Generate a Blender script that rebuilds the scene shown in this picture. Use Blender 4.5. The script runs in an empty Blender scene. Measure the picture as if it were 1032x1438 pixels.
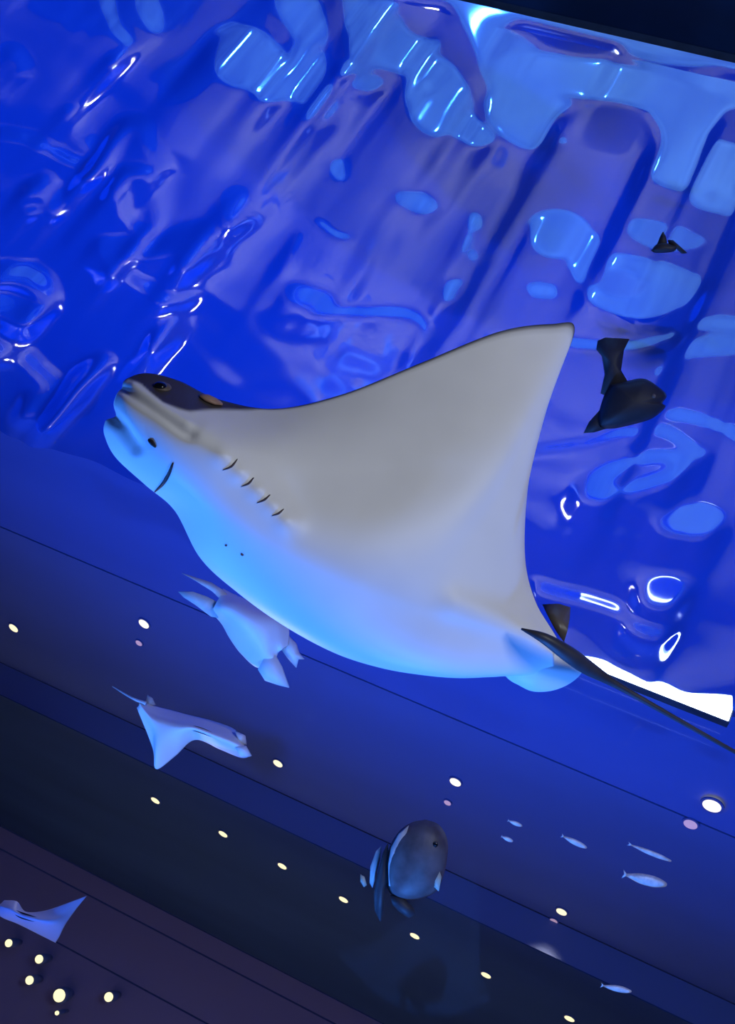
import bpy, bmesh, math, random
import numpy as np
from mathutils import Vector, Matrix, noise

random.seed(7)
R = math.radians

# ------------------------------------------------------------------ camera
W, H = 1032.0, 1438.0
F = 1542.0                                  # focal length in pixels
PITCH, ROLL, AZ = R(27.0), R(29.0), R(-18.0)
CAM = np.array([0.0, 0.0, 1.6])
FWD = np.array([math.sin(AZ)*math.cos(PITCH), math.cos(AZ)*math.cos(PITCH), math.sin(PITCH)])
R0 = np.array([math.cos(AZ), -math.sin(AZ), 0.0])
U0 = np.cross(R0, FWD)
RT = math.cos(ROLL)*R0 + math.sin(ROLL)*U0
UP = -math.sin(ROLL)*R0 + math.cos(ROLL)*U0

scene = bpy.context.scene
col = scene.collection
cam_d = bpy.data.cameras.new('camera')
cam = bpy.data.objects.new('camera', cam_d); col.objects.link(cam)
cam_d.sensor_fit = 'VERTICAL'; cam_d.sensor_height = 24.0
cam_d.lens = 24.0*F/H
cam_d.clip_start = 0.02
m = Matrix(((RT[0], UP[0], -FWD[0], CAM[0]), (RT[1], UP[1], -FWD[1], CAM[1]), (RT[2], UP[2], -FWD[2], CAM[2]), (0, 0, 0, 1)))
cam.matrix_world = m
scene.camera = cam

# ------------------------------------------------------------------ light
world = bpy.data.worlds.new('world'); scene.world = world; world.use_nodes = True
world.node_tree.nodes['Background'].inputs[0].default_value = (0.05, 0.07, 0.30, 1)
world.node_tree.nodes['Background'].inputs[1].default_value = 0.10

def area(name, loc, target, size, power, color, size_y=None):
    d = bpy.data.lights.new(name, 'AREA'); d.energy = power; d.color = color
    d.shape = 'RECTANGLE'; d.size = size; d.size_y = size_y or size
    o = bpy.data.objects.new(name, d); col.objects.link(o); o.location = loc
    o.rotation_euler = (Vector(target)-Vector(loc)).to_track_quat('-Z', 'Y').to_euler()
    return o
def spot(name, loc, target, power, color, angle=70, blend=0.8, rad=0.15):
    d = bpy.data.lights.new(name, 'SPOT'); d.energy = power; d.color = color
    d.spot_size = R(angle); d.spot_blend = blend; d.shadow_soft_size = rad
    o = bpy.data.objects.new(name, d); col.objects.link(o); o.location = loc
    o.rotation_euler = (Vector(target)-Vector(loc)).to_track_quat('-Z', 'Y').to_euler()
    return o

# lamps of the place that stand outside the picture: blue floods on the tank floor, the viewing
# hall's ceiling light behind the photographer, the lamps under the roof over the water
for fx, fy in ((-4.6, 3.2), (-2.6, 4.9), (-2.4, 2.6), (0.2, 4.6), (0.9, 3.0)):
    spot('tank_floor_flood_offscreen', (fx, fy, 0.3), (fx*0.8-0.3, fy-0.2, 4.3), 340, (0.045, 0.235, 1.0), 130, 0.9, 0.08)
area('viewing_hall_ceiling_light_offscreen', (4.2, -2.4, 4.3), (-0.7, 2.6, 2.8), 1.8, 215, (0.90, 0.94, 1.0))
area('overhead_tank_light_offscreen', (-2.0, 0.4, 9.0), (-2.0, 5.9, 5.4), 5.0, 480, (0.20, 0.50, 1.0))

vs = scene.view_settings
vs.view_transform = 'Standard'; vs.look = 'None'; vs.exposure = 0.12; vs.gamma = 1.0; vs.use_curve_mapping = False
scene.cycles.caustics_refractive = False
scene.cycles.caustics_reflective = False
scene.cycles.sample_clamp_indirect = 1.6

# ------------------------------------------------------------------ helpers
WATER_Z = 4.3
HW = WATER_Z-CAM[2]
YF = 5.75            # far window of the tank
YP = 1.86           # front acrylic

def ray(px, py):
    d = FWD + RT*((px-W/2)/F) + UP*((H/2-py)/F)
    return d
def at(px, py, depth):
    return CAM + ray(px, py)*depth
def at_y(px, py, y):
    d = ray(px, py); return CAM + d*((y-CAM[1])/d[1])
def project(p):
    q = np.asarray(p)-CAM
    z = q@FWD
    return W/2+F*(q@RT)/z, H/2-F*(q@UP)/z

def mat(name, color, rough=0.5, spec=0.3, noise_scale=None, noise_amt=0.15, emit=None, strength=1.0, bump=0.0, stretch=None):
    mt = bpy.data.materials.new(name); mt.use_nodes = True
    nt = mt.node_tree; b = nt.nodes['Principled BSDF']
    b.inputs['Roughness'].default_value = rough
    b.inputs['Specular IOR Level'].default_value = spec
    c = tuple(color)+(1,)
    b.inputs['Base Color'].default_value = c
    if noise_scale:
        tc = nt.nodes.new('ShaderNodeTexCoord'); nz = nt.nodes.new('ShaderNodeTexNoise')
        mp = nt.nodes.new('ShaderNodeMapping')
        if stretch: mp.inputs['Scale'].default_value = stretch
        nz.inputs['Scale'].default_value = noise_scale; nz.inputs['Detail'].default_value = 4
        nt.links.new(tc.outputs['Object'], mp.inputs[0]); nt.links.new(mp.outputs[0], nz.inputs['Vector'])
        rp = nt.nodes.new('ShaderNodeValToRGB')
        rp.color_ramp.elements[0].position = 0.3; rp.color_ramp.elements[1].position = 0.7
        rp.color_ramp.elements[0].color = tuple(v*(1-noise_amt) for v in color)+(1,)
        rp.color_ramp.elements[1].color = tuple(min(1, v*(1+noise_amt)) for v in color)+(1,)
        nt.links.new(nz.outputs['Fac'], rp.inputs['Fac']); nt.links.new(rp.outputs['Color'], b.inputs['Base Color'])
        if bump:
            bp = nt.nodes.new('ShaderNodeBump'); bp.inputs['Strength'].default_value = bump; bp.inputs['Distance'].default_value = 0.01
            nt.links.new(nz.outputs['Fac'], bp.inputs['Height']); nt.links.new(bp.outputs['Normal'], b.inputs['Normal'])
    if emit:
        b.inputs['Emission Color'].default_value = tuple(emit)+(1,)
        b.inputs['Emission Strength'].default_value = strength
    return mt

def link(name, me, material, parent=None, smooth=True):
    o = bpy.data.objects.new(name, me); col.objects.link(o)
    if material is not None and not me.materials: me.materials.append(material)
    if smooth: me.polygons.foreach_set('use_smooth', [True]*len(me.polygons))
    if parent is not None:
        o.parent = parent
    return o
def from_data(name, verts, faces, material, parent=None, smooth=True, origin=None):
    v = np.asarray(verts, float)
    if parent is not None:
        org = np.array(parent.location); 
        # parents of parents: parts of parts sit in their part's frame
        pp = parent.parent
        while pp is not None:
            org = org+np.array(pp.location); pp = pp.parent
    elif origin is not None: org = np.asarray(origin, float)
    else: org = v.mean(0)
    me = bpy.data.meshes.new(name)
    me.from_pydata([tuple(p) for p in (v-org)], [], [tuple(int(i) for i in f) for f in faces])
    me.update()
    o = link(name, me, material, parent, smooth)
    if parent is None: o.location = org
    return o
def tag(o, label=None, cat=None, group=None, kind=None):
    if label: o['label'] = label
    if cat: o['category'] = cat
    if group: o['group'] = group
    if kind: o['kind'] = kind
    return o
def empty(name, loc):
    o = bpy.data.objects.new(name, None); col.objects.link(o); o.location = tuple(loc); o.empty_display_size = 0.1
    return o

def box_data(x0, x1, y0, y1, z0, z1):
    v = [(x, y, z) for x in (x0, x1) for y in (y0, y1) for z in (z0, z1)]
    f = [(0, 1, 3, 2), (4, 6, 7, 5), (0, 4, 5, 1), (2, 3, 7, 6), (0, 2, 6, 4), (1, 5, 7, 3)]
    return v, f
def tube_data(pts, rads, n=10, flat=1.0, flat_dir=None):
    pts = [Vector(p) for p in pts]; verts = []; faces = []
    prev = None
    for i, p in enumerate(pts):
        t = (pts[min(i+1, len(pts)-1)]-pts[max(i-1, 0)]).normalized()
        a = Vector(flat_dir) if flat_dir is not None else (prev if prev is not None else Vector((0.3, 0.2, 1)))
        a = (a-t*a.dot(t)).normalized(); b = t.cross(a); prev = a
        for k in range(n):
            th = 2*math.pi*k/n
            verts.append(p+a*(rads[i]*flat*math.cos(th))+b*(rads[i]*math.sin(th)))
    for i in range(len(pts)-1):
        for k in range(n):
            faces.append((i*n+k, i*n+(k+1) % n, (i+1)*n+(k+1) % n, (i+1)*n+k))
    faces.append(tuple(range(n))[::-1]); faces.append(tuple((len(pts)-1)*n+k for k in range(n)))
    return [tuple(v) for v in verts], faces
def catmull(P, ts):
    """P (n, d) -> values at ts in [0, n-1]"""
    P = np.asarray(P, float); n = len(P)
    out = []
    for t in ts:
        i = min(int(t), n-2); f = t-i
        p1, p2 = P[i], P[i+1]
        p0 = P[i-1] if i > 0 else 2*p1-p2
        p3 = P[i+2] if i+2 < n else 2*p2-p1
        out.append(0.5*((2*p1)+(-p0+p2)*f+(2*p0-5*p1+4*p2-p3)*f*f+(-p0+3*p1-3*p2+p3)*f**3))
    return np.array(out)
def smooth_line(P, n):
    return catmull(P, np.linspace(0, len(P)-1, n))
def inflate_data(outline, depth, thick, tilt=(0, 0), rings=8, n=64, power=0.5, center=None):
    """closed outline in photo pixels -> a lens-shaped solid of real thickness at its own distance"""
    P = np.asarray(outline, float); P = np.vstack([P, P[:1]])
    o = smooth_line(P, n+1)[:-1]
    c = np.asarray(center, float) if center is not None else o.mean(0)
    verts = []; faces = []
    for side in (-1, 1):
        for r in range(rings):
            s = 1-r/rings
            h = thick/2*(1-s*s)**power
            for k in range(n):
                q = c+(o[k]-c)*s
                d = depth+tilt[0]*(q[0]-c[0])+tilt[1]*(q[1]-c[1])
                verts.append(at(q[0], q[1], d)+FWD*side*h)
        verts.append(at(c[0], c[1], depth)+FWD*side*thick/2)
    base = rings*n+1
    for s in range(2):
        for r in range(rings-1):
            for k in range(n):
                a, b = s*base+r*n+k, s*base+r*n+(k+1) % n
                faces.append((a, b, b+n, a+n) if s else (a, a+n, b+n, b))
        for k in range(n):
            a, b = s*base+(rings-1)*n+k, s*base+(rings-1)*n+(k+1) % n
            faces.append((a, b, s*base+rings*n) if s else (b, a, s*base+rings*n))
    for k in range(n):
        faces.append((k, (k+1) % n, base+(k+1) % n, base+k))
    return verts, faces
def fin_data(outline, depths, thick=0.012):
    """thin fin with a little thickness; depths per outline point"""
    P = np.asarray(outline, float); n = len(P)
    front = [at(P[i][0], P[i][1], depths[i]) for i in range(n)]
    c = np.mean(front, 0)
    verts = [p for p in front]+[p+FWD*thick*0.4 for p in front]+[c-FWD*thick/2, c+FWD*thick]
    faces = []
    for k in range(n):
        j = (k+1) % n
        faces += [(k, j, 2*n), (n+j, n+k, 2*n+1), (k, n+k, n+j, j)]
    return verts, faces

# ------------------------------------------------------------------ water surface
ECRIT_IOR = 1.40
ECRIT = 90-math.degrees(math.asin(1/ECRIT_IOR))

# ripples read off the photograph: (kind, data, degrees past the critical angle, softness)
E, S = 'ellipse', 'stroke'
RIP = [
 (E, (345, 78, 52, 38, 25), 7, .35), (E, (388, 108, 40, 30, 30), 9, .4), (E, (440, 120, 30, 62, -25), 5, .5),
 (E, (420, 20, 30, 60, -30), 4, .5), (E, (210, 15, 14, 42, -20), 5, .5),
 (E, (555, 50, 62, 58, 30), 6, .5), (E, (612, 140, 45, 56, -30), 6, .45), (E, (500, 40, 20, 80, -10), 4, .5),
 (E, (655, 185, 34, 18, 30), 8, .5), (E, (690, 70, 34, 110, -24), 6, .5), (E, (745, 170, 70, 42, 20), 8, .45),
 (E, (720, 40, 20, 80, -15), 5, .5),
 (E, (860, 122, 190, 28, 8), 8, .5), (E, (965, 150, 50, 60, 20), 8, .4), (E, (955, 225, 55, 42, 10), 8, .4),
 (E, (1005, 262, 46, 46, 30), 10, .4), (E, (940, 90, 120, 22, 24), 4, .5),
 (E, (852, 192, 74, 46, 5), -7, .35), (E, (800, 45, 78, 42, 12), -8, .4), (E, (590, 25, 30, 40, -20), -3, .5),
 (E, (640, 60, 18, 70, -25), -5, .6),
 (E, (775, 346, 42, 28, 12), 7, .3), (E, (826, 378, 40, 26, 40), 7, .4), (E, (886, 404, 94, 38, 13), 8, .22),
 (E, (868, 400, 40, 20, 12), 2.4, .4),
 (E, (582, 290, 34, 15, 22), 4, .5), (E, (660, 321, 9, 14, 0), 6, .4), (S, [(656, 342), (655, 362), (674, 380)], 5, 6),
 (E, (637, 413, 18, 17, 0), 6, .4), (E, (643, 413, 3, 11, 10), -3, .5), (E, (756, 419, 22, 9, 12), 6, .4),
 (E, (925, 337, 60, 20, 18), 2.5, .4),
 (S, [(795, 479), (870, 484), (950, 480), (1032, 488)], 7, 6), (S, [(925, 528), (965, 512), (1040, 510)], 5, 9),
 (S, [(935, 596), (985, 610), (1040, 642)], 7, 5),
 (S, [(752, 628), (820, 618), (880, 606), (935, 620), (985, 652)], 3.5, 8),
 (E, (892, 662, 80, 24, -4), 8, .4), (E, (905, 660, 40, 10, -6), 0, .5), (E, (970, 735, 50, 20, 10), 5, .5), (E, (935, 822, 40, 18, 12), 5, .5),
 (S, [(445, 428), (495, 436), (545, 440), (588, 450), (604, 478)], 4, 7), (E, (440, 412, 42, 16, 20), 3, .5),
 (E, (470, 245, 10, 16, -20), 4, .5), (S, [(445, 312), (470, 328), (490, 334)], 4, 4),
 (E, (515, 120, 25, 14, 10), 5, .5), (E, (598, 128, 9, 14, -30), 9, .5), (E, (682, 198, 9, 9, 30), 9, .5), (E, (488, 95, 14, 12, 0), 7, .5),
 (S, [(150, 0), (165, 35), (185, 60), (170, 78)], 5, 9),
 (S, [(22, 66), (36, 88), (36, 100)], 6, 5), (S, [(104, 150), (112, 175), (122, 206)], 7, 5),
 (S, [(0, 184), (50, 195), (95, 222), (135, 234), (160, 215), (175, 175), (205, 170), (218, 195), (236, 228)], 3, 7),
 (S, [(180, 232), (214, 230), (230, 255), (230, 300), (208, 318), (188, 300), (178, 260), (180, 232)], 3, 6),
 (E, (76, 268, 9, 34, -18), 5, .5), (E, (50, 258, 10, 12, 0), 3, .5), (E, (52, 288, 12, 8, 0), 3, .5),
 (S, [(152, 330), (176, 355), (205, 385), (240, 402), (272, 408)], 3, 8), (S, [(170, 335), (220, 338), (270, 322), (300, 312)], 2.5, 12),
 (E, (285, 335, 22, 26, 20), 3, .5), (E, (340, 285, 22, 26, 0), 2, .6),
 (E, (245, 455, 18, 24, 30), 4, .4), (E, (420, 345, 8, 24, 10), 2, .5), (E, (520, 360, 8, 30, 10), 2, .5),
 (S, [(760, 812), (800, 825), (860, 845), (905, 862), (945, 876)], 6, 7),
 (S, [(800, 890), (822, 908), (850, 930), (890, 946), (940, 950), (1000, 942), (1040, 936)], -9, 19),
 (S, [(0, 372), (30, 376), (58, 386), (74, 405), (74, 424), (45, 420), (10, 408), (0, 402)], 9, 9),
 (S, [(0, 462), (25, 482), (45, 500), (80, 535)], 9, 7), (S, [(55, 548), (85, 548), (118, 536), (130, 515), (152, 500)], 9, 10), (E, (1015, 300, 40, 14, 35), 6, .4),
]
def blob_weight(X, Y, kind, data, soft):
    if kind == E:
        cx, cy, rx, ry, ang = data; a = R(ang)
        dx, dy = X-cx, Y-cy
        u = (dx*math.cos(a)+dy*math.sin(a))/rx; v = (-dx*math.sin(a)+dy*math.cos(a))/ry
        d = np.sqrt(u*u+v*v)
        return np.clip((1+soft/2-d)/soft, 0, 1)
    P = smooth_line(data, 6*len(data)); best = np.full(X.shape, 1e9)
    for (ax, ay), (bx, by) in zip(P[:-1], P[1:]):
        L2 = (bx-ax)**2+(by-ay)**2+1e-9
        t = np.clip(((X-ax)*(bx-ax)+(Y-ay)*(by-ay))/L2, 0, 1)
        best = np.minimum(best, (X-ax-t*(bx-ax))**2+(Y-ay-t*(by-ay))**2)
    return np.clip(1.6-np.sqrt(best)/soft, 0, 1)

def wave_noise(X, Y, seed, n, lmin, lmax):
    rng = np.random.default_rng(seed); out = np.zeros_like(X)
    for i in range(n):
        lam = lmin*(lmax/lmin)**rng.random(); th = rng.random()*2*math.pi
        out += np.sin(2*math.pi/lam*(X*math.cos(th)+Y*math.sin(th))+rng.random()*7)
    return out/math.sqrt(n)

def build_water():
    phis = np.concatenate([np.linspace(-64, -33.2, 40), np.linspace(-33, 33, 640), np.linspace(33.3, 80, 50)])
    phis = np.radians(phis)
    NR = 640
    az = phis+AZ
    e_far = np.arctan(HW*np.cos(az)/(YF-0.01)); e_near = np.arctan(HW*np.cos(az)/(YP+0.06))
    t = np.linspace(0, 1, NR)[:, None]
    el = e_near[None, :]+(e_far-e_near)[None, :]*t          # (NR, NP)
    r = HW/np.tan(el)
    X = r*np.sin(az)[None, :]; Y = r*np.cos(az)[None, :]
    P = np.stack([X, Y, np.full_like(X, WATER_Z)], -1)
    px, py = project(P)
    ed = np.degrees(el)
    wn = (wave_noise(X, Y, 3, 24, 0.22, 0.8)*1.9 + wave_noise(X, Y, 5, 12, 0.8, 2.4)*1.6)*np.interp(ed, [25, 32, 42], [1.0, 1.9, 1.0])
    tilt = np.minimum(0, ECRIT-ed-4.0)*1.0 + wn
    wsum = np.zeros_like(tilt)
    for kind, data, amp, soft in RIP:
        w = blob_weight(px, py, kind, data, soft); w = w*w*(3-2*w)
        tb = np.clip(ECRIT-ed+amp, -14, 27)
        tilt = tilt*(1-w)+tb*w
        wsum = np.maximum(wsum, w)
    slope = -np.tan(np.radians(tilt))
    h = np.zeros_like(r)
    cur = np.zeros(r.shape[1])
    for i in range(1, NR):
        dr = r[i]-r[i-1]
        sl = slope[i]-(1-wsum[i])*cur/0.5-wsum[i]*cur/6.0
        low = -np.tan(np.radians(np.clip(ECRIT-ed[i]-2.0, -14, 30)))      # calm water stays mirror-like
        sl = np.where(wsum[i] < 0.3, np.maximum(sl, low), sl)
        cur = cur+dr*sl
        h[i] = cur
    # light sideways smoothing keeps the sheet free of radial creases
    for _ in range(14):
        h[:, 1:-1] = 0.5*h[:, 1:-1]+0.25*(h[:, :-2]+h[:, 2:])
        h[1:-1] = 0.5*h[1:-1]+0.25*(h[:-2]+h[2:])
    fade = np.clip((t-0.0)/0.03, 0, 1)*1.0
    h = h*fade
    V = np.stack([X, Y, WATER_Z+h], -1).reshape(-1, 3)
    NPH = len(phis)
    idx = np.arange(NR*NPH).reshape(NR, NPH)
    quads = np.stack([idx[:-1, :-1], idx[:-1, 1:], idx[1:, 1:], idx[1:, :-1]], -1).reshape(-1, 4)
    me = bpy.data.meshes.new('water_surface')
    me.vertices.add(len(V)); me.vertices.foreach_set('co', V.ravel())
    me.loops.add(quads.size); me.loops.foreach_set('vertex_index', quads.ravel())
    me.polygons.add(len(quads)); me.polygons.foreach_set('loop_start', np.arange(0, quads.size, 4))
    me.polygons.foreach_set('loop_total', np.full(len(quads), 4))
    me.update(calc_edges=True); me.validate()
    # surface faces must look up (the air side)
    if me.polygons[1000].normal.z < 0: me.flip_normals()
    mt = bpy.data.materials.new('rippled_water'); mt.use_nodes = True
    nt = mt.node_tree; nt.nodes.clear()
    out = nt.nodes.new('ShaderNodeOutputMaterial'); mix = nt.nodes.new('ShaderNodeMixShader')
    gl = nt.nodes.new('ShaderNodeBsdfGlass'); gl.inputs['IOR'].default_value = ECRIT_IOR; gl.inputs['Roughness'].default_value = 0.06
    gl.inputs['Color'].default_value = (0.75, 0.88, 1.0, 1)
    df = nt.nodes.new('ShaderNodeBsdfDiffuse'); df.inputs['Color'].default_value = (0.02, 0.13, 0.80, 1)
    mix.inputs[0].default_value = 0.38
    nt.links.new(gl.outputs[0], mix.inputs[1]); nt.links.new(df.outputs[0], mix.inputs[2]); nt.links.new(mix.outputs[0], out.inputs[0])
    o = link('water_surface', me, mt)
    tag(o, 'rippled blue water surface with pale rings and crests', 'water', kind='structure')
    return o
build_water()

# ------------------------------------------------------------------ tank shell
m_tank = mat('blue_tank_lining', (0.06, 0.24, 0.75), 0.6, 0.2, 3.0, 0.25)
m_rim = mat('black_rim', (0.006, 0.008, 0.016), 0.7, 0.1, 6.0, 0.3)
m_upper = mat('pale_upper_wall', (0.55, 0.70, 0.85), 0.7, 0.1, 1.2, 0.35)
m_steel = mat('dark_steel', (0.03, 0.04, 0.07), 0.5, 0.3, 8.0, 0.2)

def pane_mat(name, tint, refl):
    mt = bpy.data.materials.new(name); mt.use_nodes = True
    nt = mt.node_tree; nt.nodes.clear()
    out = nt.nodes.new('ShaderNodeOutputMaterial'); mix = nt.nodes.new('ShaderNodeMixShader')
    tr = nt.nodes.new('ShaderNodeBsdfTransparent'); tr.inputs[0].default_value = tint+(1,)
    g = nt.nodes.new('ShaderNodeBsdfGlossy'); g.inputs['Roughness'].default_value = 0.0
    mix.inputs[0].default_value = refl
    nt.links.new(tr.outputs[0], mix.inputs[1]); nt.links.new(g.outputs[0], mix.inputs[2]); nt.links.new(mix.outputs[0], out.inputs[0])
    return mt
X0, X1 = -19.0, 9.0
def struct(name, data, material, label, parent=None, cat=None):
    o = from_data(name, data[0], data[1], material, parent, smooth=False)
    if parent is None: tag(o, label, cat, kind='structure')
    return o
struct('floor', box_data(X0, X1, YP-0.1, YF+0.15, -0.2, 0.0), m_tank, 'blue lined floor of the deep tank', cat='floor')
struct('window_1', box_data(X0, X1, YP-0.12, YP, 0.0, WATER_Z+0.30), pane_mat('front_acrylic', (0.985, 0.99, 1.0), 0.012), 'clear acrylic front pane of the tank', cat='window')
struct('trim_1', box_data(X0, X1, YP-1.6, YP+0.05, WATER_Z+0.02, WATER_Z+0.42), m_rim, 'black rim beam above the front pane', cat='beam')
struct('window_2', box_data(X0, X1, YF, YF+0.10, 0.0, WATER_Z+0.12), pane_mat('far_acrylic', (0.74, 0.84, 1.0), 0.008), 'blue tinted acrylic pane at the far side of the tank', cat='window')
struct('wall_back', box_data(X0, X1, YF+0.0, YF+0.2, WATER_Z+0.14, WATER_Z+4.2), m_upper, 'pale lit wall above the water behind the tank', cat='wall')
struct('ceiling_upper', box_data(X0, X1, 0.0, YF+0.2, WATER_Z+5.0, WATER_Z+5.1), m_steel, 'dark ceiling over the water', cat='ceiling')
bpy.data.objects['ceiling_upper'].name = 'ceiling'

# ------------------------------------------------------------------ hall beyond the far pane: stepped soffits
m_pan = [mat('soffit_blue', (0.16, 0.20, 0.42), 0.7, 0.1, 0.7, 0.18, stretch=(0.2, 1, 1)),
         mat('soffit_blue_grey', (0.17, 0.21, 0.38), 0.7, 0.1, 0.7, 0.18, stretch=(0.2, 1, 1)),
         mat('fascia_blue_grey', (0.20, 0.23, 0.40), 0.7, 0.1, 0.7, 0.12, stretch=(0.2, 1, 1)),
         mat('soffit_navy', (0.07, 0.12, 0.25), 0.7, 0.1, 0.9, 0.25, stretch=(0.2, 1, 1)),
         mat('fascia_purple', (0.26, 0.20, 0.34), 0.7, 0.1, 0.7, 0.15, stretch=(0.2, 1, 1))]
def prof(py, y):
    p = at_y(516, py, y); return (y, p[2])
PA0 = prof(775, YF+0.16)
PA = prof(958, YF+1.2); PB = prof(1170, YF+3.0); PC = prof(1221, YF+3.02)
PD = prof(1426, YF+6.0); PE = prof(1462, YF+6.02); PG = prof(1560, YF+6.04); PH = prof(2300, YF+6.06)
struct('floor_hall', box_data(X0, X1, YF+0.2, YF+6.0, -0.2, 0.0), mat('hall_floor_grey', (0.45, 0.43, 0.42), 0.6, 0.2, 2.0, 0.2), 'grey floor of the hall beyond the far pane', cat='floor')
soff = empty('ceiling_stepped', (-3, YF+3, 3.0)); tag(soff, 'stepped blue ceiling of the hall beyond the far pane', 'ceiling', kind='structure')
PLANES = []
def panel(a, b, mt, gap=0.008, th=0.05):
    (ya, za), (yb, zb) = a, b
    L = math.hypot(yb-ya, zb-za); ty, tz = (yb-ya)/L, (zb-za)/L
    ny, nz = -tz, ty                                # upward/backward normal
    if nz < 0 or (abs(nz) < 0.05 and ny < 0): ny, nz = -ny, -nz
    ya += ty*gap; za += tz*gap; yb -= ty*gap; zb -= tz*gap
    v = []
    for x in (-34.0, 16.0):
        v += [(x, ya, za), (x, yb, zb), (x, yb+ny*th, zb+nz*th), (x, ya+ny*th, za+nz*th)]
    f = [(0, 1, 2, 3), (7, 6, 5, 4), (0, 4, 5, 1), (1, 5, 6, 2), (2, 6, 7, 3), (3, 7, 4, 0)]
    from_data('panel', v, f, mt, soff, smooth=False)
    PLANES.append(((0, ya, za), (0, ny, nz)))
panel(PA0, PA, m_pan[0]); panel(PA, PB, m_pan[1]); panel(PB, PC, m_pan[2], 0.006); panel(PC, PD, m_pan[3])
panel(PD, PE, m_pan[4], 0.008); panel(PE, PG, m_pan[4], 0.008); panel(PG, PH, m_pan[4], 0.008)

def hit_panel(px, py, k):
    p0, n = PLANES[k]; d = ray(px, py); n = np.array(n); p0 = np.array(p0)
    t = ((p0-CAM)@n)/(d@n)
    return CAM+d*t, n
m_lamp = mat('lamp_lens', (1, 0.9, 0.7), 0.4, 0.2, emit=(1.0, 0.66, 0.24), strength=2.2)
m_ghost = mat('ghost_image_pink', (1, 0.6, 0.5), 0.4, 0.2, emit=(1.0, 0.50, 0.45), strength=0.6)  # glow for the second images of lamps in the thick pane
m_ring = mat('lamp_ring', (0.16, 0.19, 0.36), 0.4, 0.4, 20, 0.1)
def disc_data(c, nrm, rad, h, n=20, inner=None):
    nrm = Vector(nrm).normalized(); a = Vector((1, 0, 0)); b = nrm.cross(a).normalized()
    c = Vector(c); verts = []; faces = []
    if inner is None:
        for s in (0, -h):
            for k in range(n):
                th = 2*math.pi*k/n; verts.append(c+nrm*s+a*rad*math.cos(th)+b*rad*math.sin(th))
        faces = [tuple(range(n)), tuple(range(n, 2*n))[::-1]]+[(k, (k+1) % n, n+(k+1) % n, n+k) for k in range(n)]
    else:
        for (rr, s) in ((rad, 0), (rad, -h), (inner, -h), (inner, 0)):
            for k in range(n):
                th = 2*math.pi*k/n; verts.append(c+nrm*s+a*rr*math.cos(th)+b*rr*math.sin(th))
        for q in range(4):
            q2 = (q+1) % 4
            faces += [(q*n+k, q*n+(k+1) % n, q2*n+(k+1) % n, q2*n+k) for k in range(n)]
    return [tuple(v) for v in verts], faces
def beam(t, direction, power, angle):
    d = bpy.data.lights.new('beam', 'SPOT'); d.energy = power; d.color = (1.0, 0.74, 0.45)
    d.spot_size = R(angle); d.spot_blend = 0.7; d.shadow_soft_size = 0.03
    o = bpy.data.objects.new('beam', d); col.objects.link(o); o.parent = t
    o.location = Vector(direction).normalized()*0.03
    o.rotation_euler = Vector(direction).to_track_quat('-Z', 'Y').to_euler()
    return o
def downlight(px, py, k, rpx, label, group=None, dim=False):
    p, n = hit_panel(px, py, k)
    rad = rpx*np.linalg.norm(p-CAM)/F
    t = empty('downlight', p)
    v, f = disc_data(p, n, rad*1.3, 0.010, inner=rad); from_data('trim_ring', v, f, m_ring, t, smooth=False)
    v, f = disc_data(p, n, rad, 0.012); from_data('lens', v, f, m_ghost if dim else m_lamp, t, smooth=False)
    if not dim: beam(t, (0, 0, -1), 60, 84)
    tag(t, label, 'light', group)
G1 = 'downlights in the dense row on the navy soffit'
for (x, y) in ((219, 1123), (314, 1170), (397, 1215), (483, 1262), (583, 1313), (683, 1368), (800, 1429)):
    downlight(x, y, 3, 6.5, 'small warm downlight in the dense row along the navy soffit', G1)
G2 = 'downlights in the sparse row on the blue grey soffit'
for (x, y) in ((20, 881), (391, 1071), (789, 1279)):
    downlight(x, y, 1, 7, 'warm downlight in the wide spaced row close to the lower step', G2)
for (x, y) in ((203, 875), (640, 1097)):
    downlight(x, y, 1, 8, 'bright warm downlight in the two lamp row midway on the soffit', 'downlights midway on the soffit')
downlight(1000, 1130, 1, 12, 'large bright oval downlight at the upper step of the soffit')
downlight(970, 1156, 1, 9, 'dim pink ghost reflection beside the large bright oval downlight', dim=True)  # from here: ghost reflections of nearby lamps, added as dim glowing discs
for (x, y) in ((196, 902), (629, 1126)):
    downlight(x, y, 1, 5, 'tiny dim pink ghost reflection just below a bright warm downlight', 'tiny pink ghost reflections', dim=True)
downlight(778, 1292, 1, 5, 'tiny dim pink ghost reflection just above the lower step groove', dim=True)

def wall_spot(px, py, rpx, label, group=None):
    p, n = hit_panel(px, py, 6)
    rad = rpx*np.linalg.norm(p-CAM)/F
    nf = np.array((0, -1, -0.25)); nf = nf/np.linalg.norm(nf)
    t = empty('wall_spotlight', p)
    v, f = tube_data([p+np.array((0, 0.02, 0)), p+nf*0.10, p+nf*0.24], [rad*0.7, rad*1.15, rad*1.3], 16)
    from_data('housing', v, f, m_ring, t)
    v, f = disc_data(p+nf*0.245, -nf, rad, 0.012); from_data('lens', v, f, m_lamp, t, smooth=False)
    beam(t, nf, 60, 100).location = tuple(nf*0.27)
    tag(t, label, 'light', group)
G3 = 'warm spotlights clustered on the purple fascia'
for (x, y, r_) in ((28, 1323, 4.5), (70, 1345, 5), (57, 1374, 5), (166, 1397, 5.5)):
    wall_spot(x, y, r_, 'warm spotlight of the cluster on the purple fascia wall', G3)
wall_spot(98, 1395, 7.5, 'largest brightest spotlight of the cluster on the purple fascia')
wall_spot(95, 1419, 2.5, 'tiny spotlight under the largest one on the purple fascia')

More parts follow.
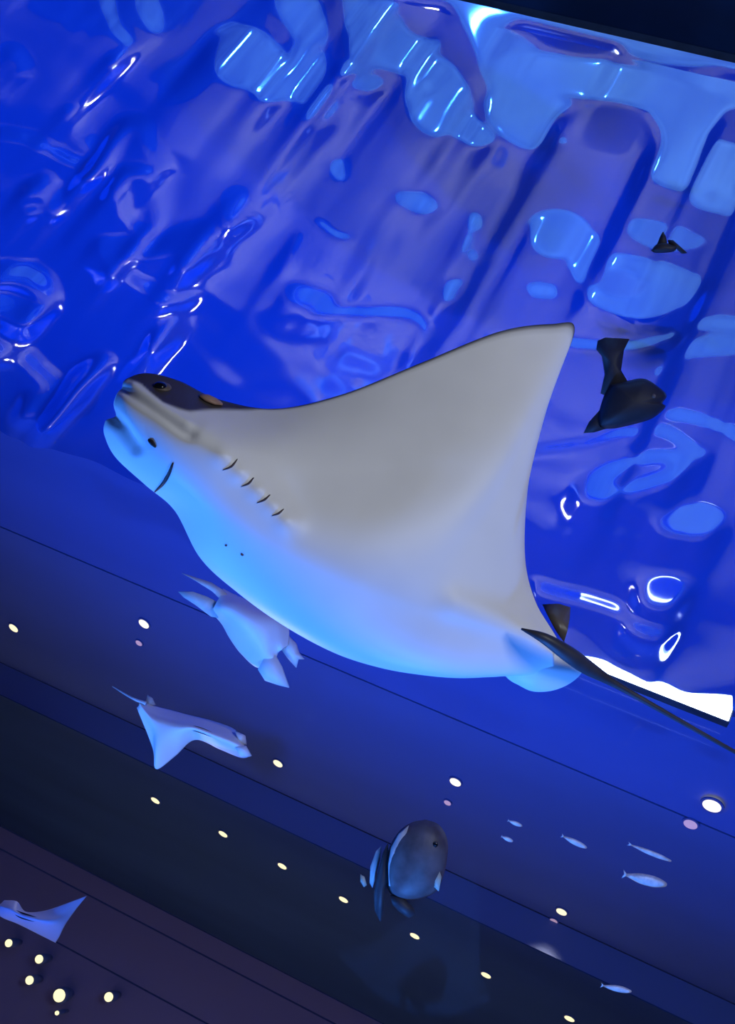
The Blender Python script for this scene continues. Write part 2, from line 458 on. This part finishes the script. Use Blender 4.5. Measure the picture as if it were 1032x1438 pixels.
# ------------------------------------------------------------------ glowing bar added to make the white crest at the waterline
m_glow_bar = mat('glow_bar_face', (1, 1, 1), 0.3, 0.2, emit=(0.75, 0.9, 1.0), strength=6)
def add_glow_bar(loc, tgt, w, h, label):
    loc = np.array(loc, float); d = Vector(np.array(tgt)-loc).normalized()
    a = Vector((1, 0, 0)); b = d.cross(a).normalized(); a = b.cross(d).normalized()
    def slab(w, h, z0, z1):
        v = []
        for z in (z0, z1):
            for sx, sy in ((-1, -1), (1, -1), (1, 1), (-1, 1)):
                v.append(Vector(loc)+a*(sx*w/2)+b*(sy*h/2)+d*z)
        return [tuple(p) for p in v], [(0, 3, 2, 1), (4, 5, 6, 7), (0, 1, 5, 4), (1, 2, 6, 5), (2, 3, 7, 6), (3, 0, 4, 7)]
    t = empty('glow_bar', loc)
    v, f = slab(w*1.02, h*1.04, -0.08, 0.0); from_data('housing', v, f, m_steel, t, smooth=False)
    v, f = slab(w, h, 0.002, 0.02); from_data('lens', v, f, m_glow_bar, t, smooth=False)
    tag(t, label, 'light')
    return t
pr = at_y(925, 935, YF-0.15)
add_glow_bar((0.02, YF-0.09, WATER_Z-0.05), (0.02, YF-2, WATER_Z-0.05), 0.95, 0.07, 'white glowing bar added for the bright ripple crest behind the ray tail')

# ------------------------------------------------------------------ rays
def attr_material(name, rough=0.45, spec=0.35):
    mt = bpy.data.materials.new(name); mt.use_nodes = True
    nt = mt.node_tree; b = nt.nodes['Principled BSDF']
    at_ = nt.nodes.new('ShaderNodeVertexColor'); at_.layer_name = 'skin'
    nz = nt.nodes.new('ShaderNodeTexNoise'); nz.inputs['Scale'].default_value = 9; nz.inputs['Detail'].default_value = 5
    mp = nt.nodes.new('ShaderNodeMapRange'); mp.inputs[3].default_value = 0.93; mp.inputs[4].default_value = 1.04
    mx = nt.nodes.new('ShaderNodeMix'); mx.data_type = 'RGBA'; mx.blend_type = 'MULTIPLY'; mx.inputs[0].default_value = 1.0
    tc = nt.nodes.new('ShaderNodeTexCoord')
    nt.links.new(tc.outputs['Object'], nz.inputs['Vector']); nt.links.new(nz.outputs['Fac'], mp.inputs[0])
    nt.links.new(at_.outputs['Color'], mx.inputs[6]); nt.links.new(mp.outputs[0], mx.inputs[7])
    nt.links.new(mx.outputs[2], b.inputs['Base Color'])
    b.inputs['Roughness'].default_value = rough; b.inputs['Specular IOR Level'].default_value = spec
    return mt
m_skin = attr_material('ray_skin')

def loft_ray(stations, thick, ns, nq, colour, bump=None, mid_q=0.5, edge=0.004):
    """stations: list of rows of control points (px, py, depth) running from hidden edge to visible edge.
    returns verts, faces, colours, ventral grid, normals"""
    S_ = np.asarray(stations, float)                   # (K, C, 3)
    K, C, _ = S_.shape
    ks = np.linspace(0, K-1, ns); qs = np.linspace(0, C-1, nq)
    A = catmull(S_.reshape(K, -1), ks).reshape(ns, C, 3)
    G = np.stack([catmull(A[i], qs) for i in range(ns)])         # (ns, nq, 3)
    th = catmull(np.asarray(thick, float)[:, None], ks)[:, 0]
    P = CAM+(FWD+RT*((G[..., 0:1]-W/2)/F)+UP*((H/2-G[..., 1:2])/F))*G[..., 2:3]
    def normals(P):
        du = np.gradient(P, axis=0); dv = np.gradient(P, axis=1)
        n = np.cross(du, dv); n /= np.linalg.norm(n, axis=-1, keepdims=True)+1e-12
        c = n[ns//2, int(nq*mid_q)]
        if c@FWD > 0: n = -n
        return n
    N = normals(P)
    if bump is not None:
        P = P+N*bump(G)[..., None]; N = normals(P)
    qn = np.linspace(0, 1, nq)
    prof = np.exp(-((qn-mid_q)/0.17)**2)*np.clip(np.sin(np.pi*qn)*3, 0, 1)+0.07*np.sin(np.pi*qn)
    D = P-N*(edge+th[:, None]*prof[None, :])[..., None]
    verts = np.concatenate([P.reshape(-1, 3), D.reshape(-1, 3)])
    n0 = ns*nq; faces = []
    idx = np.arange(n0).reshape(ns, nq)
    for i in range(ns-1):
        for j in range(nq-1):
            a, b, c, d = idx[i, j], idx[i, j+1], idx[i+1, j+1], idx[i+1, j]
            faces.append((a, b, c, d)); faces.append((n0+a, n0+d, n0+c, n0+b))
        faces.append((idx[i, 0], idx[i+1, 0], n0+idx[i+1, 0], n0+idx[i, 0]))
        faces.append((idx[i, -1], n0+idx[i, -1], n0+idx[i+1, -1], idx[i+1, -1]))
    for j in range(nq-1):
        faces.append((idx[0, j], n0+idx[0, j], n0+idx[0, j+1], idx[0, j+1]))
        faces.append((idx[-1, j], idx[-1, j+1], n0+idx[-1, j+1], n0+idx[-1, j]))
    cv = colour(G, ks, qn)
    return verts, faces, cv, P, N, G
def paint(o, cols):
    ca = o.data.color_attributes.new('skin', 'FLOAT_COLOR', 'POINT')
    c4 = np.ones((len(cols), 4)); c4[:, :3] = cols
    ca.data.foreach_set('color', c4.ravel())

BELLY = np.array((0.80, 0.80, 0.80)); BROWN = np.array((0.055, 0.045, 0.038))
D0 = 2.75
def st(T, L, M, Q, U):
    return [(T[0], T[1], D0+T[2]), (L[0], L[1], D0+L[2]), (M[0], M[1], D0+M[2]), (Q[0], Q[1], D0+Q[2]), (U[0], U[1], D0+U[2])]
big = [
 st((152, 600, .06), (146, 592, .02), (155, 580, .0), (160, 563, .01), (166, 547, .05)),
 st((160, 628, .10), (147, 610, .03), (172, 600, -.05), (178, 565, -.05), (178, 532, .06)),
 st((185, 650, .16), (163, 642, .04), (200, 632, -.08), (212, 580, -.09), (207, 524, .07)),
 st((240, 680, .22), (204, 681, .05), (232, 664, -.10), (255, 602, -.12), (252, 535, .08)),
 st((300, 712, .32), (246, 718, .07), (275, 698, -.11), (310, 625, -.12), (305, 560, .10)),
 st((380, 740, .46), (283, 785, .11), (322, 732, -.11), (370, 640, -.08), (385, 574, .10)),
 st((450, 745, .62), (338, 834, .15), (372, 765, -.10), (445, 655, -.03), (480, 554, .12)),
 st((530, 730, .82), (405, 879, .18), (428, 793, -.09), (540, 655, .02), (590, 510, .17)),
 st((620, 700, 1.0), (478, 914, .19), (490, 820, -.07), (630, 650, .06), (700, 466, .24)),
 st((680, 690, 1.1), (545, 933, .19), (545, 842, -.04), (690, 660, .09), (775, 455, .30)),
 st((715, 705, 1.05), (605, 943, .18), (595, 858, -.01), (705, 690, .11), (807, 462, .33)),
 st((725, 760, .9), (650, 949, .17), (640, 870, .02), (715, 740, .12), (776, 548, .29)),
 st((735, 830, .7), (690, 950, .17), (680, 880, .05), (722, 790, .13), (745, 660, .24)),
 st((745, 880, .5), (720, 949, .17), (712, 888, .08), (735, 835, .15), (737, 775, .21)),
 st((765, 905, .36), (748, 948, .18), (745, 900, .11), (752, 868, .16), (752, 845, .19)),
 st((790, 925, .28), (780, 943, .19), (778, 920, .14), (780, 905, .17), (782, 896, .18)),
]
big_th = [.03, .10, .15, .18, .21, .23, .24, .24, .22, .20, .17, .14, .12, .10, .07, .04]
HEADLINE = np.array([(150, 545), (166, 542), (180, 533), (198, 540), (212, 553), (228, 566), (250, 574), (266, 578), (300, 575), (350, 576), (372, 573), (385, 560), (420, 500)], float)
def big_colour(G, ks, qn):
    px, py = G[..., 0], G[..., 1]
    ns, nq = px.shape
    c = np.broadcast_to(BELLY, (ns, nq, 3)).copy()
    hb = np.interp(px, HEADLINE[:, 0], HEADLINE[:, 1])
    dark = (np.clip((hb-py)/5+0.5, 0, 1)*(px < 400)*(ks[:, None] < 6.2))[..., None]
    c = c*(1-dark)+BROWN*dark
    # dark rim of the disc
    e = np.clip((qn-0.988)/0.012, 0, 1)[None, :, None]*np.clip((ks-4)/1.5, 0, 1)[:, None, None]
    c = c*(1-e)+BROWN*0.6*e
    d = np.broadcast_to(BROWN, (ns, nq, 3))
    return np.concatenate([c.reshape(-1, 3), d.reshape(-1, 3)])
def seg_dist(X, Y, P):
    best = np.full(X.shape, 1e9)
    for (ax, ay), (bx, by) in zip(P[:-1], P[1:]):
        L2 = (bx-ax)**2+(by-ay)**2+1e-9
        t = np.clip(((X-ax)*(bx-ax)+(Y-ay)*(by-ay))/L2, 0, 1)
        best = np.minimum(best, (X-ax-t*(bx-ax))**2+(Y-ay-t*(by-ay))**2)
    return np.sqrt(best)
GILL_C = [(312, 642), (335, 666), (360, 690), (381, 711), (400, 733)]
def big_bump(G):
    px, py = G[..., 0], G[..., 1]
    b = 0.010*np.exp(-(seg_dist(px, py, [(285, 612), (345, 668), (405, 738)])/20)**2)
    for (x, y) in GILL_C:
        b = b+0.008*np.exp(-(((px-x)**2+(py-y)**2)/13**2))
    # groove under the upper lobe of the snout, rising lip above it
    b = b-0.010*np.exp(-(seg_dist(px, py, [(172, 546), (200, 563), (235, 588), (268, 612)])/6)**2)
    b = b+0.010*np.exp(-(seg_dist(px, py, [(188, 546), (225, 575), (262, 598)])/8)**2)
    # notch between the two lobes of the snout
    b = b-0.018*np.exp(-(seg_dist(px, py, [(150, 578), (170, 600), (188, 628)])/9)**2)
    # tail root ridge
    b = b+0.010*np.exp(-(seg_dist(px, py, [(640, 850), (740, 885)])/22)**2)
    return b
bv, bf, bc, BP, BN, BG = loft_ray(big, big_th, 150, 110, big_colour, big_bump, mid_q=0.5)
origin = at(480, 760, D0+0.2)
ray_big = empty('cownose_ray', origin)
tag(ray_big, 'large ray with white belly and raised grey wing tip swimming under the ripples', 'ray')
body = from_data('body', bv, bf, m_skin, ray_big)
paint(body, bc)
def on_ray(px, py, lift=0.0, P=None, N=None, G=None):
    P = BP if P is None else P; N = BN if N is None else N; G = BG if G is None else G
    d = (G[..., 0]-px)**2+(G[..., 1]-py)**2+(N@FWD > 0)*1e6
    i, j = np.unravel_index(np.argmin(d), d.shape)
    # slide along the tangent plane to the exact pixel
    p0, n = P[i, j], N[i, j]; dr = ray(px, py); t = ((p0-CAM)@n)/(dr@n)
    p = CAM+dr*t
    if np.linalg.norm(p-p0) > 0.03: p = p0
    return p+n*lift, n
m_slit = mat('gill_slit', (0.10, 0.07, 0.07), 0.6, 0.2, 30, 0.2)
m_black = mat('mouth_dark', (0.015, 0.012, 0.015), 0.5, 0.3, 30, 0.2)
m_brown = mat('ray_brown', tuple(BROWN*1.8), 0.4, 0.4, 14, 0.3)
m_tail = mat('tail_slate', (0.035, 0.035, 0.045), 0.45, 0.3, 14, 0.25)
m_spir = mat('spiracle_tan', (0.36, 0.22, 0.16), 0.5, 0.3, 20, 0.3)
m_white = mat('belly_white', tuple(BELLY*0.95), 0.45, 0.35, 9, 0.05)
def ray_stroke(name, pts, rpx, material, lift=0.001, taper=0.35, parent=None):
    P = smooth_line(np.array(pts, float), 14)
    pos = [on_ray(x, y, lift)[0] for x, y in P]
    rad = [rpx*D0/F*(taper+(1-taper)*math.sin(math.pi*(i+0.5)/14)) for i in range(14)]
    v, f = tube_data(pos, rad, 8)
    return from_data(name, v, f, material, parent or ray_big)
ray_stroke('mouth', [(243, 650), (237, 666), (229, 679), (218, 690)], 2.6, m_black)
for g in ([(333, 645), (325, 655), (313, 660)], [(356, 671), (349, 679), (339, 683)], [(379, 695), (371, 702), (361, 706)], [(398, 715), (391, 721), (382, 724)]):
    ray_stroke('gill_slit', g, 1.5, m_slit)
ray_stroke('nostril', [(209, 617), (213, 621), (219, 628)], 3.4, m_black)
for g in ([(316, 765), (319, 766)], [(338, 777), (342, 780)]):
    ray_stroke('belly_speck', g, 1.8, m_slit)
def ball(name, c, n, rad, squash, material, parent):
    bm = bmesh.new(); bmesh.ops.create_uvsphere(bm, u_segments=24, v_segments=14, radius=1.0)
    q = Vector(n).to_track_quat('Z', 'Y').to_matrix()
    v = []; bm.verts.index_update()
    for vt in bm.verts:
        v.append(np.array(c)+np.array(q@Vector((vt.co.x*rad, vt.co.y*rad, vt.co.z*rad*squash))))
    f = [[x.index for x in fc.verts] for fc in bm.faces]; bm.free()
    return from_data(name, v, f, material, parent)
pe, ne = on_ray(228, 543)
m_lid = mat('eyelid_brown', (0.13, 0.10, 0.085), 0.45, 0.3, 25, 0.2)
m_eye = mat('eye_black', (0.004, 0.004, 0.005), 0.12, 0.5)
eye = ball('eye', pe, ne, 13*D0/F, 0.35, m_lid, ray_big)
ball("pupil", pe-FWD*0.008+RT*(-0.003)+UP*0.002, ne, 9.0*D0/F, 0.5, m_eye, eye)
pe, ne = on_ray(297, 564)
v, f = tube_data([on_ray(280, 557, .004)[0], on_ray(290, 562, .006)[0], on_ray(302, 567, .006)[0], on_ray(312, 569, .003)[0]], [.010, .020, .018, .006], 12, 0.4, ne)
from_data('spiracle', v, f, m_spir, ray_big)
# tail: thick slate root, then a whip
tp = smooth_line(np.array([(732, 883, D0+.03), (765, 897, D0+.03), (800, 920, D0+.07), (826, 938, D0+.12), (870, 964, D0+.16), (940, 1004, D0+.2), (1032, 1056, D0+.26), (1130, 1110, D0+.34), (1240, 1166, D0+.42)]), 60)
tr_ = smooth_line(np.array([(1.5,), (8.,), (12.,), (11.,), (5.5,), (4.,), (3.2,), (2.6,), (1.2,)]), 60)[:, 0]
v, f = tube_data([at(*p) for p in tp], [r_*D0/F for r_ in tr_], 12)
from_data('tail', v, f, m_tail, ray_big)
v, f = fin_data([(762, 849), (785, 848), (801, 853), (800, 868), (797, 885), (792, 902), (782, 888), (771, 868)], [D0+.3]*4+[D0+.24]*4, 0.02)
from_data('dorsal_fin', v, f, m_brown, ray_big)
pv = smooth_line(np.array([(690, 925), (712, 952), (728, 962), (748, 971), (775, 970), (800, 960), (817, 944), (812, 930), (790, 915), (755, 893), (720, 895), (690, 925)], float), 40)[:-1]
v, f = fin_data(pv, [D0+.15+.0006*(p[1]-900) for p in pv], 0.03)
from_data('pelvic_fin', v, f, m_white, ray_big)
pv2 = smooth_line(np.array([(760, 900), (790, 905), (812, 925), (806, 935), (770, 920), (760, 900)], float), 24)[:-1]
v, f = fin_data(pv2, [D0+.32]*len(pv2), 0.02)
from_data('pelvic_fin', v, f, m_brown, ray_big)

# smaller rays in the depth of the tank
def small_ray(label, depth, stations, th, colr, back, tail=None, tail_r=None, dspread=0.25):
    rows = []
    for row in stations:
        rows.append([(x, y, depth+dz) for x, y, dz in row])
    def cf(G, ks, qn):
        ns, nq = G.shape[:2]
        a = np.broadcast_to(np.array(colr), (ns, nq, 3)); b = np.broadcast_to(np.array(back), (ns, nq, 3))
        return np.concatenate([a.reshape(-1, 3), b.reshape(-1, 3)])
    v, f, c, P, N, G = loft_ray(rows, th, 50, 40, cf, None, 0.5, 0.008)
    cen = v.mean(0)
    t = empty('cownose_ray', cen); tag(t, label, 'ray')
    b = from_data('body', v, f, m_skin, t); paint(b, c)
    if tail:
        tpts = smooth_line(np.array([(x, y, depth+dz) for x, y, dz in tail]), 20)
        rr = np.linspace(tail_r, 0.6, 20)
        vv, ff = tube_data([at(*p) for p in tpts], [q*depth/F for q in rr], 8)
        from_data('tail', vv, ff, m_whip, t)
    return t
m_whip = mat('tail_pale', (0.55, 0.53, 0.52), 0.5, 0.3, 14, 0.2)
# gliding with one wing hanging down
DB = 6.0
rB = small_ray('pale blue ray with one wing hanging straight down and a thin tail', DB, [
 [(353, 1062, .05), (348, 1058, .02), (345, 1050, .03), (342, 1042, .06), (340, 1034, .10)],
 [(338, 1064, .08), (336, 1054, .0), (333, 1044, -.02), (330, 1033, .05), (326, 1022, .12)],
 [(310, 1053, .08), (308, 1044, .0), (306, 1034, -.04), (302, 1023, .05), (298, 1012, .14)],
 [(274, 1039, .06), (274, 1030, .0), (272, 1022, -.05), (268, 1013, .05), (262, 1003, .16)],
 [(246, 1062, .0), (248, 1042, -.02), (250, 1022, -.04), (246, 1010, .05), (240, 997, .16)],
 [(219, 1080, -.05), (222, 1050, -.05), (230, 1018, -.02), (228, 1006, .05), (224, 993, .14)],
 [(214, 1050, .0), (214, 1030, .0), (213, 1010, .0), (212, 1000, .05), (210, 989, .10)],
 [(192, 994, .04), (194, 992, .04), (196, 989, .04), (196, 987, .05), (196, 984, .08)]],
 [.004, .01, .015, .015, .015, .01, .01, .004], tuple(BELLY), tuple(BROWN),
 [(205, 988, .05), (185, 980, .08), (158, 964, .2)], 3.0)
for pts, dd in (([(330, 1050), (345, 1048), (353, 1062), (338, 1063)], 0.0), ([(330, 1027), (344, 1034), (346, 1046), (334, 1042)], 0.06)):
    v, f = fin_data(pts, [DB+dd-.03]*4, 0.05); from_data('head_lobe', v, f, m_white, rB)
v, f = fin_data([(203, 990), (207, 976), (214, 981), (218, 990)], [DB+.1]*4, 0.03); from_data('dorsal_fin', v, f, m_whip, rB)
# facing us, lobes spread
DA = 5.8
rA = small_ray('violet blue ray with two forked head lobes close under the large ray', DA, [
 [(386, 932, .0), (388, 926, -.02), (390, 918, .0), (396, 912, -.02), (404, 906, .0)],
 [(362, 938, .06), (370, 922, -.03), (378, 908, -.05), (392, 893, -.02), (406, 884, .05)],
 [(338, 918, .10), (352, 902, -.03), (366, 888, -.07), (384, 872, -.02), (398, 863, .08)],
 [(322, 896, .12), (334, 882, -.03), (346, 870, -.07), (360, 860, -.02), (374, 854, .1)],
 [(312, 878, .14), (319, 868, .0), (326, 858, -.04), (334, 848, .0), (342, 840, .12)],
 [(302, 866, .16), (307, 858, .02), (312, 850, .0), (318, 842, .04), (324, 832, .14)],
 [(296, 860, .18), (300, 853, .08), (303, 847, .06), (308, 839, .08), (313, 826, .16)]],
 [.06, .14, .2, .2, .16, .1, .03], tuple(BELLY), tuple(BROWN))
for pts, dd in (([(372, 922), (386, 920), (396, 938), (406, 966), (390, 962), (372, 956), (362, 940)], 0),
                ([(392, 908), (404, 892), (416, 905), (420, 918), (427, 926), (419, 926), (416, 938), (404, 925)], 0.05)):
    v, f = fin_data(pts, [DA+dd-.02]*len(pts), 0.08); from_data('head_lobe', v, f, m_white, rA)
v, f = fin_data([(312, 828), (296, 818), (262, 807), (255, 805), (275, 816), (300, 832), (318, 850), (322, 838)], [DA+.1]*8, 0.04); from_data('wing', v, f, m_whip, rA)
v, f = fin_data([(305, 846), (290, 838), (270, 831), (250, 831), (258, 839), (275, 850), (296, 866), (306, 868)], [DA+.1]*8, 0.04); from_data('wing', v, f, m_whip, rA)
# dim ray over the spotlights
DC = 6.2
rC = small_ray('dim blue ray with spread wings gliding over the spotlight cluster', DC, [
 [(-14, 1262, .2), (-8, 1266, .15), (-2, 1270, .1), (2, 1268, .1), (6, 1264, .12)],
 [(-12, 1276, .12), (2, 1275, .05), (12, 1276, .0), (18, 1272, .03), (24, 1266, .1)],
 [(2, 1288, .1), (16, 1286, .02), (28, 1285, -.04), (34, 1283, .0), (36, 1280, .08)],
 [(26, 1298, .1), (40, 1296, .0), (52, 1292, -.05), (60, 1286, .0), (62, 1279, .06)],
 [(54, 1312, .1), (64, 1306, .02), (74, 1296, -.04), (84, 1284, .02), (92, 1269, .08)],
 [(78, 1324, .12), (84, 1314, .06), (92, 1298, .02), (106, 1278, .08), (122, 1258, .14)]],
 [.004, .01, .015, .015, .01, .004], tuple(BELLY), tuple(BROWN))

# ------------------------------------------------------------------ batfish
m_bat = mat('batfish_dark', (0.075, 0.058, 0.062), 0.5, 0.35, 16, 0.35)
m_band = mat('batfish_pale_band', (0.38, 0.37, 0.36), 0.45, 0.4, 16, 0.2)
m_finb = mat('batfish_fin_black', (0.025, 0.024, 0.03), 0.55, 0.3, 16, 0.2)
m_finy = mat('batfish_pectoral', (0.36, 0.36, 0.28), 0.5, 0.3, 16, 0.2)
DFH = 4.3
tf = empty('batfish', at(580, 1215, DFH)); tag(tf, 'dark banded batfish with long black fins above the dense downlight row', 'fish')
v, f = inflate_data([(598, 1151), (616, 1158), (628, 1178), (628, 1205), (622, 1232), (612, 1252), (590, 1262), (564, 1263), (546, 1252), (541, 1225), (546, 1192), (560, 1168), (578, 1155)], DFH, 0.16, center=(586, 1208))
b_ = from_data('body', v, f, m_bat, tf)
v, f = fin_data([(574, 1160), (560, 1172), (549, 1192), (545, 1215), (546, 1244), (552, 1246), (555, 1215), (560, 1190), (570, 1172)], [DFH-.035]*9, 0.03)
from_data('pale_band', v, f, m_band, b_)
v, f = fin_data([(545, 1184), (537, 1200), (530, 1228), (525, 1255), (526, 1278), (534, 1295), (538, 1278), (540, 1252), (546, 1232)], [DFH-.01]*9, 0.03)
from_data('dorsal_fin', v, f, m_finb, tf)
v, f = fin_data([(536, 1188), (528, 1196), (520, 1218), (519, 1240), (523, 1247), (528, 1230), (534, 1206)], [DFH+.03]*7, 0.02)
from_data('tail_fin', v, f, m_band, tf)
v, f = fin_data([(506, 1228), (512, 1232), (515, 1243), (511, 1246), (506, 1238)], [DFH+.04]*5, 0.012)
from_data('tail_tip', v, f, m_finy, tf)
v, f = fin_data([(548, 1258), (566, 1262), (580, 1275), (584, 1284), (574, 1289), (560, 1280), (551, 1270)], [DFH-.03]*7, 0.03)
from_data('pelvic_fin', v, f, m_finb, tf)
v, f = fin_data([(617, 1222), (620, 1232), (616, 1252), (608, 1244), (606, 1234)], [DFH-.05]*5, 0.02)
from_data('pectoral_fin', v, f, m_finy, tf)
ball('eye', at(611, 1186, DFH-.06), -FWD, 4*DFH/F, 0.5, m_eye, b_)

# fish-shaped solid added in place of a dark reflection in the ripples
DK = 3.9
tk = empty('batfish', at(875, 555, DK)); tag(tk, 'dark fish shape with tall fin added for a dark reflection in the ripples beyond the raised wing', 'fish')
v, f = inflate_data([(856, 540), (880, 535), (905, 532), (928, 546), (936, 556), (930, 566), (934, 572), (915, 588), (885, 597), (858, 602), (838, 598), (842, 575), (848, 556)], DK, 0.14, center=(885, 568))
bk = from_data('body', v, f, m_finb, tk)
v, f = fin_data([(840, 478), (850, 474), (884, 476), (876, 492), (872, 520), (884, 540), (862, 560), (844, 552), (850, 525), (846, 500), (838, 490)], [DK]*11, 0.03); from_data('dorsal_fin', v, f, m_finb, tk)
v, f = fin_data([(846, 572), (858, 600), (835, 607), (820, 608), (828, 592)], [DK]*5, 0.03); from_data('tail_fin', v, f, m_finb, tk)
ball('eye', at(918, 556, DK-.06), -FWD, 3*DK/F, 0.5, m_lid, bk)
DK = 3.35
ts = empty('small_fish', at(940, 345, DK)); tag(ts, 'tiny dark fish with pointed fin inside a pale ripple', 'fish')
v, f = inflate_data([(914, 352), (922, 343), (934, 341), (942, 344), (950, 347), (946, 353), (932, 355), (920, 355)], DK, 0.03, center=(932, 349))
from_data('body', v, f, m_finb, ts)
v, f = fin_data([(922, 345), (928, 330), (931, 325), (935, 332), (938, 347)], [DK]*5, 0.012); from_data('dorsal_fin', v, f, m_finb, ts)
v, f = fin_data([(940, 346), (938, 337), (945, 337), (955, 346), (965, 355), (958, 356), (948, 347)], [DK]*7, 0.012); from_data('tail_fin', v, f, m_finb, ts)

# small pale fish in the open water below the tail
m_silver = mat('fish_silver', (0.56, 0.57, 0.58), 0.35, 0.5, 30, 0.3)
def little_fish(cx, cy, L, wd, ang, depth, label, group):
    a = R(ang); c, s = math.cos(a), math.sin(a)
    def w2(u, v_): return (cx+u*c-v_*s, cy+u*s+v_*c)
    prof_ = [(-.5, .12), (-.42, .3), (-.2, .5), (.1, .45), (.35, .18), (.42, .1)]
    out = [w2(u*L, -h*wd) for u, h in prof_]+[w2(u*L, h*wd) for u, h in prof_[::-1]]
    t = empty('small_fish', at(cx, cy, depth)); tag(t, label, 'fish', group)
    v, f = inflate_data(out, depth, wd*depth/F*0.6, rings=4, n=28); from_data('body', v, f, m_silver, t)
    v, f = fin_data([w2(.38*L, 0), w2(.5*L, -.4*wd), w2(.46*L, 0), w2(.5*L, .4*wd)], [depth]*4, 0.006); from_data('tail_fin', v, f, m_silver, t)
GF = 'small pale fish below the ray tail'
for i, (x, y, L, wd, a) in enumerate(((806, 1182, 40, 8, 26), (912, 1197, 66, 7, 22), (905, 1235, 64, 16, 14), (865, 1388, 44, 9, 12), (723, 1156, 22, 6, 22), (712, 1178, 18, 6, 24))):
    lab = {1: 'long thin pale fish directly above the stoutest small fish', 2: 'stoutest small pale fish in the open water below the ray tail', 3: 'lone pale fish in front of the navy soffit step', 0: 'mid sized pale fish leading the small ones below the tail'}.get(i, 'tiny pale fish of a pair swimming behind the dark batfish')
    little_fish(x, y, L, wd, a+180, 5.2, lab, GF)
